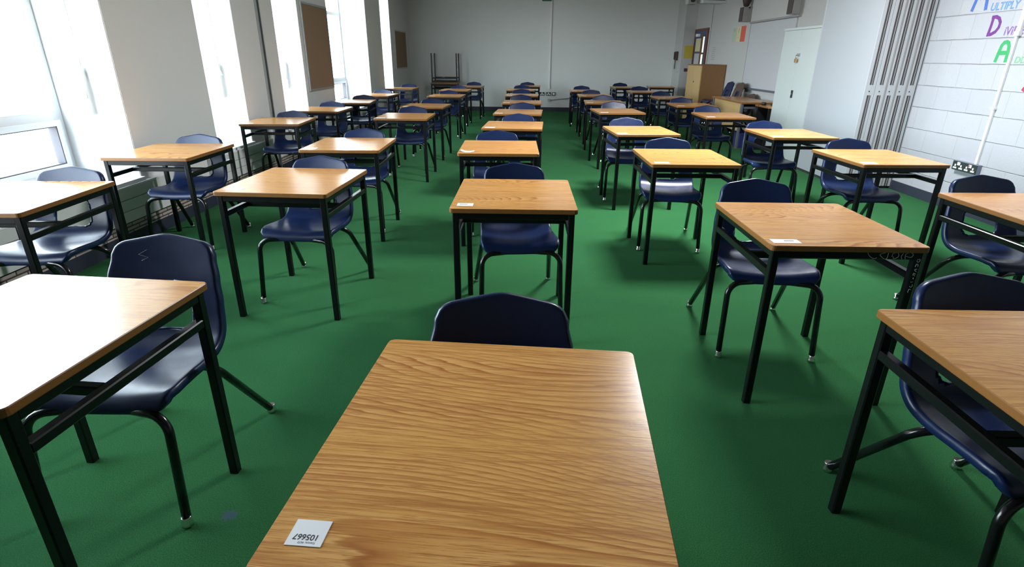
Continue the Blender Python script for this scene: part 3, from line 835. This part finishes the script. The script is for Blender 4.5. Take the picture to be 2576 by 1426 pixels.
def hand_letter(strokes, w, name, material, parent, M):
    """a hand-painted letter: thick flat strokes in wall coordinates"""
    m = MB(); z = 0.0006
    for si, st in enumerate(strokes):
        z = 0.0006 + 0.0004*si
        P = [Vector((x, y, 0)) for x, y in st]
        L_, R_ = [], []
        for i, p in enumerate(P):
            d = (P[min(i+1, len(P)-1)] - P[max(i-1, 0)]).normalized(); q = Vector((-d.y, d.x, 0))*w/2
            L_.append((m.bm.verts.new(M @ (p+q)), m.bm.verts.new(M @ (p+q+Vector((0, 0, z)))))); R_.append((m.bm.verts.new(M @ (p-q)), m.bm.verts.new(M @ (p-q+Vector((0, 0, z))))))
        for i in range(len(P)-1):
            for f_ in ((L_[i][1], R_[i][1], R_[i+1][1], L_[i+1][1]), (L_[i][0], L_[i+1][0], R_[i+1][0], R_[i][0]), (L_[i][0], L_[i][1], L_[i+1][1], L_[i+1][0]), (R_[i][0], R_[i+1][0], R_[i+1][1], R_[i][1])): m.bm.faces.new(f_)
        for i in (0, len(P)-1): m.bm.faces.new((L_[i][0], R_[i][0], R_[i][1], L_[i][1]))
    return m.build(name, material, parent)
GLYPH = {
 'M': ([[(0.018, 0), (0.042, 0.10), (0.056, 0.185)], [(0.188, 0), (0.172, 0.10), (0.160, 0.185)], [(0.056, 0.185), (0.082, 0.135), (0.108, 0.098)], [(0.160, 0.185), (0.134, 0.135), (0.108, 0.098)]], 0.036),
 'D': ([[(0.020, 0.004), (0.028, 0.08), (0.030, 0.158)], [(0.010, 0.152), (0.06, 0.155), (0.098, 0.140), (0.124, 0.105), (0.122, 0.065), (0.098, 0.032), (0.055, 0.012), (0.006, 0.010)]], 0.030),
 'A': ([[(0.018, 0), (0.030, 0.08), (0.040, 0.135), (0.058, 0.160), (0.085, 0.165), (0.108, 0.155), (0.122, 0.13), (0.130, 0.08), (0.132, 0)], [(0.028, 0.075), (0.132, 0.078)]], 0.034),
 'S': ([[(0.125, 0.140), (0.095, 0.158), (0.055, 0.155), (0.030, 0.128), (0.045, 0.098), (0.085, 0.078), (0.110, 0.052), (0.092, 0.020), (0.050, 0.010), (0.015, 0.026)]], 0.030),
}
def wall_word(parts, label, name='painted_word'):
    root = tag(empty(name, (RX, parts[0][1], parts[0][2])), label, 'painted word', 'painted maths words on the block wall')
    inv = Matrix.Translation(-root.location)
    for txt, y, z, size, sx, mt, nm, bold, shear in parts:
        M = inv @ Matrix.Translation((0, y, z)) @ WALLM
        if nm == 'capital_letter':
            st, w_ = GLYPH[txt]; hand_letter(st, w_, nm, mt, root, M)
        else:
            text_mesh(txt, size, nm, mt, root, 0.0004, M @ Matrix.Diagonal((sx, 1, 1, 1)), shear=shear, bold=bold)
    return root
wall_word([('M', 5.918, 1.787, 0.245, 0.93, M_cblue, 'capital_letter', 0, 0.0), ('ULTIPLY', 5.675, 1.778, 0.088, 0.98, M_cblue2, 'small_letters', 0.0026, 0.1)], 'blue hand-painted word MULTIPLY at the top of the block wall')
wall_word([('D', 5.632, 1.568, 0.236, 0.86, M_cpur, 'capital_letter', 0, 0.0), ('iViDE', 5.435, 1.570, 0.095, 0.98, M_cpur2, 'small_letters', 0.0022, 0.05)], 'purple hand-painted word DIVIDE on the block wall below the blue word')
wall_word([('A', 5.452, 1.348, 0.240, 0.86, M_cgrn, 'capital_letter', 0, 0.0), ('DD', 5.225, 1.345, 0.07, 1.15, M_cgrn2, 'small_letters', 0.0022, 0.05)], 'green hand-painted word ADD on the block wall beside the conduit')
wall_word([('S', 5.065, 1.120, 0.24, 0.9, M_cred, 'capital_letter', 0, 0.0)], 'red hand-painted letter at the right edge of the block wall')

# ------------------------------------------------------------------ folding partition stacked against the right wall
root = tag(empty('folding_partition', (3.67, 6.38, 0)), 'grey folding partition wall stacked in five panels against the right wall', 'partition')
PW = 0.1065
for k in range(5):
    x0 = k*PW
    pn = MB().box((x0, 0.012, 0.03), (x0+PW-0.006, 1.20, CZ-0.02), 0).box((x0, 0, 0.03), (x0+0.036, 0.013, CZ-0.02), 1).box((x0+0.058, 0, 0.03), (x0+PW-0.004, 0.013, CZ-0.02), 1).box((x0+0.004, 0.02, 0.0), (x0+PW-0.01, 1.19, 0.03), 2)
    if k == 0: pn.box((x0-0.003, 1.19, 0.03), (x0+0.004, 1.212, CZ-0.02), 1)
    if k > 1: pn.box((x0-0.006, -0.004, 0.03), (x0+0.010, 0.013, CZ-0.02), 3)
    p = pn.build('panel', [M_panel, M_strip, M_groove, M_grey], root)
    for a, b in ((0.03, 1.005), (1.11, CZ-0.02)):
        MB().box((x0+0.037, 0.004, a), (x0+0.057, 0.016, b)).build('brush_seal', M_seal, p)
        MB().box((x0+0.060, -0.002, a), (x0+0.064, 0.006, b)).box((x0+0.068, -0.0012, a), (x0+0.073, 0.006, b), 1).build('edge_groove', [M_groove, M_groove], p)
    lp = MB().box((x0+0.036, -0.001, 1.005), (x0+0.058, 0.012, 1.11)).build('lock_plate', M_strip, p)
    MB().tube([(x0+0.047, -0.002, 1.045), (x0+0.047, 0.004, 1.045)], 0.007, 10).build('keyhole', M_groove, lp)
MB().box((5*PW, -0.004, 0.0), (5*PW+0.010, 0.05, CZ-0.02), 0).box((5*PW-0.004, -0.006, 0), (5*PW, 0.05, CZ-0.02), 1).build('end_post', [M_strip, M_groove], root)

# ------------------------------------------------------------------ white double-door cupboard beyond the partition
root = tag(empty('tall_cupboard', (3.69, 7.62, 0)), 'tall white padlocked cupboard beyond the folding partition on the right', 'cupboard')
MB().box((0.02, 0, 0.06), (0.515, 1.06, 1.72)).box((0.03, 0.01, 0), (0.515, 1.05, 0.06), 1).build('carcass', [M_cup, M_groove], root)
MB().box((-0.01, -0.005, 1.722), (0.52, 1.07, 1.75)).build('top_rail', M_cup, root)
for a, b in ((0.003, 0.528), (0.532, 1.057)):
    MB().box((0, a, 0.065), (0.02, b, 1.72), bev=0.002).build('cupboard_door', M_cup, root)
MB().box((-0.012, 0.47, 0.865), (0, 0.512, 0.965), bev=0.004).box((-0.015, 0.485, 0.905), (-0.012, 0.497, 0.928), 1).build('lock_plate', [M_dark, M_alu], root)
MB().box((-0.006, 0.46, 1.395), (0, 0.56, 1.43)).build('hasp', M_alu, root)
pd = tag(empty('padlock', (3.666, 8.13, 1.315)), 'small brass padlock hanging on the white cupboard hasp', 'padlock')
MB().box((-0.012, -0.026, 0), (0.008, 0.026, 0.045), bev=0.004).build('padlock_body', M_brass, pd)
MB().tube([(-0.002, -0.016, 0.04), (-0.002, -0.016, 0.075)] + [(-0.002, -0.016*math.cos(t*PI/6), 0.075+0.016*math.sin(t*PI/6)) for t in range(1, 6)] + [(-0.002, 0.016, 0.075), (-0.002, 0.016, 0.04)], 0.004, 8).build('shackle', M_chrome, pd)

# ------------------------------------------------------------------ whiteboards, speakers and notices on the far right wall
root = tag(empty('whiteboard', (RX-0.003, 10.2, 0.85)), 'large whiteboard with a dark pen tray on the right wall', 'whiteboard')
MB().box((-0.02, -0.68, 0), (0, 1.18, 1.1)).build('board_surface', M_wb, root)
MB().box((-0.06, -0.68, -0.02), (0, 1.19, 0.012), bev=0.006).build('pen_tray', M_metal, root)
MB().box((-0.022, 1.165, 0), (0, 1.185, 1.1)).build('edge_strip', M_grey, root)
root = tag(empty('interactive_board', (RX, 10.4, 1.955)), 'white interactive board with a grey lower rail mounted above the whiteboard', 'whiteboard')
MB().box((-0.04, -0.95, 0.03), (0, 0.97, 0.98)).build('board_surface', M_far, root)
MB().box((-0.055, -0.97, 0), (0, 0.99, 0.03), bev=0.004).build('lower_rail', M_grey, root)
for yc, lab in ((11.56, 'grey wall speaker at the left end of the interactive board'), (9.5, 'grey wall speaker at the right end of the interactive board')):
    root = tag(empty('wall_speaker', (RX, yc, 1.99)), lab, 'speaker', 'wall speakers beside the interactive board')
    MB().box((-0.16, -0.09, 0), (-0.045 if yc < 11 else 0.0, 0.09, 0.25), bev=0.005).build('cabinet', M_grey, root)
    MB().box((-0.172, -0.085, 0.006), (-0.158, 0.085, 0.244), bev=0.003).build('grille', M_seal, root)
    MB().tube([(-0.06, -0.093, 0.235), (-0.06, -0.088, 0.235)], 0.018, 12).build('knob', M_seal, root)
m = MB(); m.lathe([(0.02, 0), (0.05, 0.02), (0.075, 0.10), (0.085, 0.25), (0.06, 0.32)], (0, 0, 0), 14)
tag(m.build('brown_rounded_shape', M_phone, None, (RX-0.1, 11.55, 2.24)), 'dark brown rounded shape above the left wall speaker', 'cover')  # dark brown rounded shape of unidentified kind
for (y0, y1, z0, z1, mt, lab) in ((12.13, 12.36, 1.665, 1.925, M_green, 'pale green sheet, first of three coloured sheets on the right wall'),
                                  (11.90, 12.125, 1.662, 1.93, M_pale, 'pale yellow sheet between the green and red sheets on the right wall'),
                                  (11.655, 11.895, 1.66, 1.935, M_orange, 'red sheet at the right of the three coloured sheets')):
    yc = (y0+y1)/2
    o = MB().box((-0.003, y0-yc, 0), (0, y1-yc, z1-z0)).build('paper_sheet', mt, None, (RX, yc, z0)); tag(o, lab, 'poster', 'three coloured sheets on the right wall')
    if mt is M_pale: MB().box((-0.0036, -0.02, 0.20), (-0.0029, 0.005, 0.245)).box((-0.0036, -0.005, 0.16), (-0.0029, 0.018, 0.20)).box((-0.0036, -0.04, 0.07), (-0.0029, 0.04, 0.075)).build('printed_mark', M_ghost, o)
    if mt is M_green: MB().box((-0.0036, -0.01, 0.18), (-0.0029, 0.015, 0.235)).build('printed_mark', M_ghost, o)
m = MB()
rng2 = random.Random(5)
for k in range(7):
    z = 0.04*k
    m.box((-0.0012, -0.10-rng2.uniform(0, 0.05), z), (0, 0.05+rng2.uniform(0, 0.05), z+0.012))
tag(m.build('faint_writing', M_grey, None, (RX, 13.45, 1.33)), 'faint grey handwriting marks on the right wall beside the blue door', 'writing')
tag(MB().tube([(0, 0, 0), (0, 0, CZ-0.02)], 0.012, 8).build('wall_pipe', M_far, None, (RX-0.013, 13.80, 0)), 'thin white pipe running up the right wall beside the blue door', 'pipe')

# door at the far end of the right wall
dr = struct(empty('door_1', (RX, 14.42, 0)))
MB().box((-0.03, -0.50, 0), (0, -0.44, 1.95)).box((-0.03, 0.47, 0), (0, 0.53, 1.95)).box((-0.03, -0.50, 1.95), (0, 0.53, 2.0)).build('door_frame', M_brown, dr)
MB().box((-0.02, -0.44, 0.005), (0, 0.47, 1.95)).build('door_leaf', M_blue, dr)
vf = MB().box((-0.026, -0.335, 1.0), (-0.018, -0.03, 1.86)).build('vision_frame', M_brown, dr)
MB().box((-0.029, -0.315, 1.48), (-0.025, -0.20, 1.82)).box((-0.029, -0.30, 1.06), (-0.025, -0.17, 1.44)).build('vision_pane', M_corr, vf)
MB().box((-0.07, 0.10, 1.83), (-0.02, 0.30, 1.89)).build('door_closer', M_white, dr)
tag(MB().box((-0.003, -0.2, 0), (0, 0.2, 0.285)).build('notice', M_pale, None, (RX-0.0205, 14.60, 1.505)), 'pale yellow notice taped to the blue door', 'notice')
tag(MB().box((-0.003, -0.2, 0), (0, 0.2, 0.30)).build('notice', M_wb, None, (RX-0.0205, 14.60, 1.16)), 'white notice on the blue door below the yellow one', 'notice')
# corner column notices
tag(MB().box((-0.11, -0.003, 0), (0.11, 0, 0.29)).build('poster', M_yellow, None, (4.09, 14.98, 1.35)), 'plain bright yellow poster on the corner column left of the blue door', 'poster')
tag(MB().box((-0.035, -0.03, 0), (0.035, 0, 0.075), bev=0.004).build('call_point', mat('dark_red', (0.12, 0.02, 0.02), 0.5), None, (4.06, 14.98, 1.045)), 'small dark red box on the corner column beside the wooden cabinet', 'call point')

# brown wooden cabinet in front of the door
root = tag(empty('wooden_cabinet', (3.70, 12.43, 0)), 'waist-high wooden cabinet with beech doors at the right wall', 'cabinet')
MB().box((0.02, 0, 0), (0.50, 1.02, 1.215)).build('carcass', M_cabr, root)
MB().box((-0.005, -0.006, 1.215), (0.505, 1.03, 1.236), bev=0.003).build('top_board', M_cabr, root)
for a, b in ((0.004, 0.508), (0.512, 1.016)):
    MB().box((0, a, 0.05), (0.02, b, 1.212), bev=0.002).build('cabinet_door', M_cabl, root)
MB().box((-0.006, 0.44, 0.87), (0, 0.475, 0.905)).build('lock', M_dark, root)

# teacher's desk and side table
root = tag(empty('teacher_desk', (3.46, 9.27, 0)), 'long wooden teacher desk with a beech front panel by the right wall', 'desk')
MB().box((0, 0, 0.694), (0.54, 1.48, 0.72), 0).box((-0.001, -0.001, 0.695), (0.0, 1.481, 0.719), 1).box((-0.001, -0.002, 0.695), (0.541, 0.0, 0.719), 1).build('tabletop', [M_oak, M_edge], root)
MB().box((0.03, 0.08, 0.27), (0.048, 1.40, 0.694)).build('modesty_panel', M_cabl, root)
for x in (0.03, 0.50):
    for y in (0.05, 1.43):
        MB().sqtube((x, y, 0), (x, y, 0.694), 0.04, 0.04).build('leg', M_metal, root)
MB().box((0.06, 0.04, 0.62), (0.49, 1.43, 0.65)).build('under_frame', M_metal, root)
root = tag(empty('side_table', (3.66, 8.73, 0)), 'low side table, shade-darkened underneath, between teacher desk and white cupboard', 'table')
MB().box((0, 0, 0.672), (0.53, 0.50, 0.692), 0).box((-0.001, 0, 0.673), (0, 0.5, 0.691), 1).build('tabletop', [M_oak, M_edge], root)
MB().box((0.02, 0.02, 0), (0.53, 0.04, 0.672)).build('shade_side_panel', M_dark, root)  # panels and shelf near-black: shadow under the tabletop put into their colour
MB().box((0.02, 0.46, 0), (0.53, 0.48, 0.672)).build('shade_side_panel', M_dark, root)
MB().box((0.50, 0.04, 0), (0.53, 0.46, 0.672)).build('shade_back_panel', M_dark, root)
MB().box((0.03, 0.04, 0.35), (0.50, 0.46, 0.37)).build('shelf', M_dark, root)
root = tag(empty('small_device', (3.74, 9.10, 0.692)), 'small black device with a hanging cable on the side table', 'device')
MB().lathe([(0.03, 0), (0.034, 0.004), (0.034, 0.012), (0.036, 0.018), (0.040, 0.035), (0.028, 0.045)], (0, 0, 0)).build('device_body', M_dark, root)
MB().tube(fillet([(-0.03, -0.02, 0.02), (-0.11, -0.06, 0.01), (-0.115, -0.065, -0.30)], 0.03), 0.003, 6).build('cable', M_dark, root)
tag(MB().box((-0.10, -0.06, 0), (0.10, 0.06, 0.022), bev=0.006).build('black_gadget', M_dark, None, (3.92, 8.98, 0.692)), 'flat black gadget at the edge of the side table by the cupboard', 'gadget')
m = MB().box((-0.15, -0.17, 0), (0.15, 0.17, 0.02)).box((-0.15, -0.17, 0.02), (-0.14, 0.17, 0.22)).box((0.14, -0.17, 0.02), (0.15, 0.17, 0.22)).box((-0.14, -0.17, 0.02), (0.14, -0.16, 0.22)).box((-0.14, 0.16, 0.02), (0.14, 0.17, 0.22)).box((-0.16, -0.18, 0.205), (-0.14, 0.18, 0.225)).box((0.14, -0.18, 0.205), (0.16, 0.18, 0.225)).box((-0.14, -0.18, 0.205), (0.14, -0.16, 0.225)).box((-0.14, 0.16, 0.205), (0.14, 0.18, 0.225))
tag(m.build('storage_crate', M_crate, None, (3.71, 9.55, 0)), 'dark blue plastic crate on the floor under the teacher desk', 'crate')

# chairs stored along the right wall, backs to the wall
chairb = make_chair(M_brownp)
def wall_chair(src, x, y, z, lab, first=False):
    c = src if first else copy_tree(src)
    c.location = (x, y, z); c.rotation_euler = (0, 0, -PI/2); tag(c, lab, 'chair', 'chairs stored along the right wall')
for k in range(3):
    wall_chair(chair0, 4.02+k*0.02, 11.56, k*0.085, 'navy plastic chair in the stack beside the wooden cabinet, ' + ('bottom', 'middle', 'top')[k] + ' one')
wall_chair(chair0, 4.05, 11.09, 0, 'navy plastic chair against the right wall under a stacked brown chair')
wall_chair(chairb, 4.09, 11.09, 0.17, 'brown plastic chair stacked on a navy chair at the right wall', True)
wall_chair(chairb, 4.14, 10.62, 0.0, 'brown plastic chair at the right wall behind the teacher desk')

# ------------------------------------------------------------------ back wall fittings
root = tag(empty('wall_phone', (3.924, 15.36, 1.30), -PI/2), 'dark brown wall telephone with a hanging cord in the far right corner', 'telephone')
MB().box((-0.085, -0.05, 0), (0.085, 0, 0.21), bev=0.008).build('phone_base', M_phone, root)
MB().box((-0.08, -0.075, 0.02), (-0.03, -0.05, 0.20), bev=0.01).build('handset', M_phone, root)
MB().tube(fillet([(-0.06, -0.03, 0.0), (-0.075, -0.03, -0.20), (-0.035, -0.03, -0.20), (-0.03, -0.03, 0.0)], 0.018), 0.006, 8).build('cord', M_phone, root)
root = tag(empty('back_conduit', (0.715, BY, 0.60)), 'long white vertical cable conduit on the back wall', 'conduit')
MB().box((-0.014, -0.03, 0.02), (0.014, 0, CZ-0.60)).build('trunking', M_white, root)
MB().box((-0.022, -0.032, -0.03), (0.022, 0, 0.02), bev=0.004).build('end_box', M_white, root)
for x, w_, lab in ((0.53, 0.12, 'left of the three'), (0.70, 0.12, 'middle one of three'), (0.84, 0.085, 'small right one of three')):
    root = tag(empty('wall_socket', (x, BY, 0.40)), 'dark-edged wall socket low on the back wall, ' + lab, 'socket', 'three sockets on the back wall')
    MB().box((-w_/2, -0.03, 0), (w_/2, 0, 0.085), bev=0.003).build('back_plate', M_socket, root)
    m = MB()
    if w_ > 0.1: m.box((-w_/2+0.012, -0.033, 0.014), (-0.006, -0.029, 0.04)).box((0.006, -0.033, 0.014), (w_/2-0.012, -0.029, 0.04)).box((-0.02, -0.033, 0.05), (0.02, -0.029, 0.072))
    else: m.box((-0.026, -0.033, 0.014), (0.026, -0.029, 0.07))
    m.build('socket_insert', M_white, root)
root = tag(empty('floor_pipe', (0.72, BY, 0.27)), 'thin pale pipe running along the back wall below the sockets', 'pipe')
MB().tube([(0.0, -0.03, 0.02), (0.55, -0.03, 0.07)], 0.011, 8).build('pipe_run', M_far, root)
MB().tube([(0.0, -0.055, 0.02), (0.0, 0, 0.02)], 0.034, 12).build('end_boss', M_far, root)
tag(MB().box((-0.125, -0.03, 0), (0.125, 0, 0.16), bev=0.004).build('green_sign', M_sign, None, (0.595, BY, 2.655)), 'green sign at the top of the conduit on the back wall', 'sign')

# ceiling projector
root = tag(empty('projector', (3.36, 11.5, 2.27)), 'ceiling-hung projector with white body near the right wall', 'projector')
MB().box((-0.14, -0.16, 0.015), (0.32, 0.17, 0.10), 0, rz=0.12, bev=0.015).build('projector_body', M_cup, root)
MB().box((-0.13, -0.165, 0.06), (0.30, -0.155, 0.12), rz=0.12).build('vent_grille', M_seal, root)
MB().box((-0.36, -0.10, 0.0), (-0.20, 0.10, 0.13), bev=0.01).build('lens_housing', M_grey, root)
MB().tube([(-0.28, -0.13, 0.07), (-0.28, -0.09, 0.07)], 0.04, 14).build('lens', M_dark, root)
MB().box((-0.22, -0.05, 0.03), (-0.10, 0.05, 0.10)).tube([(0.05, 0, 0.09), (0.05, 0, CZ-2.27)], 0.025, 10).build('mount', M_grey, root)

# ------------------------------------------------------------------ light
wd = bpy.data.worlds.new('overcast_sky'); S.world = wd; wd.use_nodes = True
nt = wd.node_tree; bg = nt.nodes['Background']
tc = nt.nodes.new('ShaderNodeTexCoord'); sp = nt.nodes.new('ShaderNodeSeparateXYZ'); rp = nt.nodes.new('ShaderNodeValToRGB'); mr = nt.nodes.new('ShaderNodeMapRange')
nt.links.new(tc.outputs['Generated'], sp.inputs[0]); nt.links.new(sp.outputs[2], mr.inputs[0]); mr.inputs[1].default_value = -1; mr.inputs[2].default_value = 1
nt.links.new(mr.outputs[0], rp.inputs[0]); nt.links.new(rp.outputs[0], bg.inputs[0])
e = rp.color_ramp.elements
for q in range(2): e.new(0.5)
for q, (pz, cq) in enumerate(((-0.06, (0.26, 0.27, 0.265)), (0.03, (0.86, 0.93, 0.97)), (0.30, (0.80, 0.90, 0.98)), (0.48, (0.38, 0.45, 0.52)))):
    e[q].position = 0.5+pz/2; e[q].color = (*cq, 1)
bg.inputs[1].default_value = 27.0
for i, (a, b) in enumerate(WIN):
    L = bpy.data.lights.new('daylight_portal', 'AREA'); L.shape = 'RECTANGLE'; L.size = HEAD-SILL; L.size_y = b-a
    L.cycles.is_portal = True
    o = bpy.data.objects.new('daylight_portal', L); COL.objects.link(o); o.location = (-3.43, (a+b)/2, (HEAD+SILL)/2); o.rotation_euler = (0, -PI/2, 0)

for lx_, ly_, ew in ((1.72, 4.95, 250), (0.9, 12.0, 9)):  # main ceiling lamp, then a dim fill added to brighten the back wall
    L = bpy.data.lights.new('ceiling_lamp_and_fill', 'AREA'); L.shape = 'RECTANGLE'; L.size = 0.8; L.size_y = 0.8; L.energy = ew; L.color = (0.96, 0.975, 1.0)
    o = bpy.data.objects.new('ceiling_lamp_and_fill', L); COL.objects.link(o); o.location = (lx_, ly_, CZ-0.02)

S.view_settings.view_transform = 'Standard'; S.view_settings.look = 'None'
S.view_settings.exposure = 0.0; S.view_settings.gamma = 1.0; S.view_settings.use_curve_mapping = False
S.cycles.max_bounces = 8; S.cycles.diffuse_bounces = 2; S.cycles.glossy_bounces = 4; S.cycles.transparent_max_bounces = 8
S.cycles.sample_clamp_indirect = 8.0
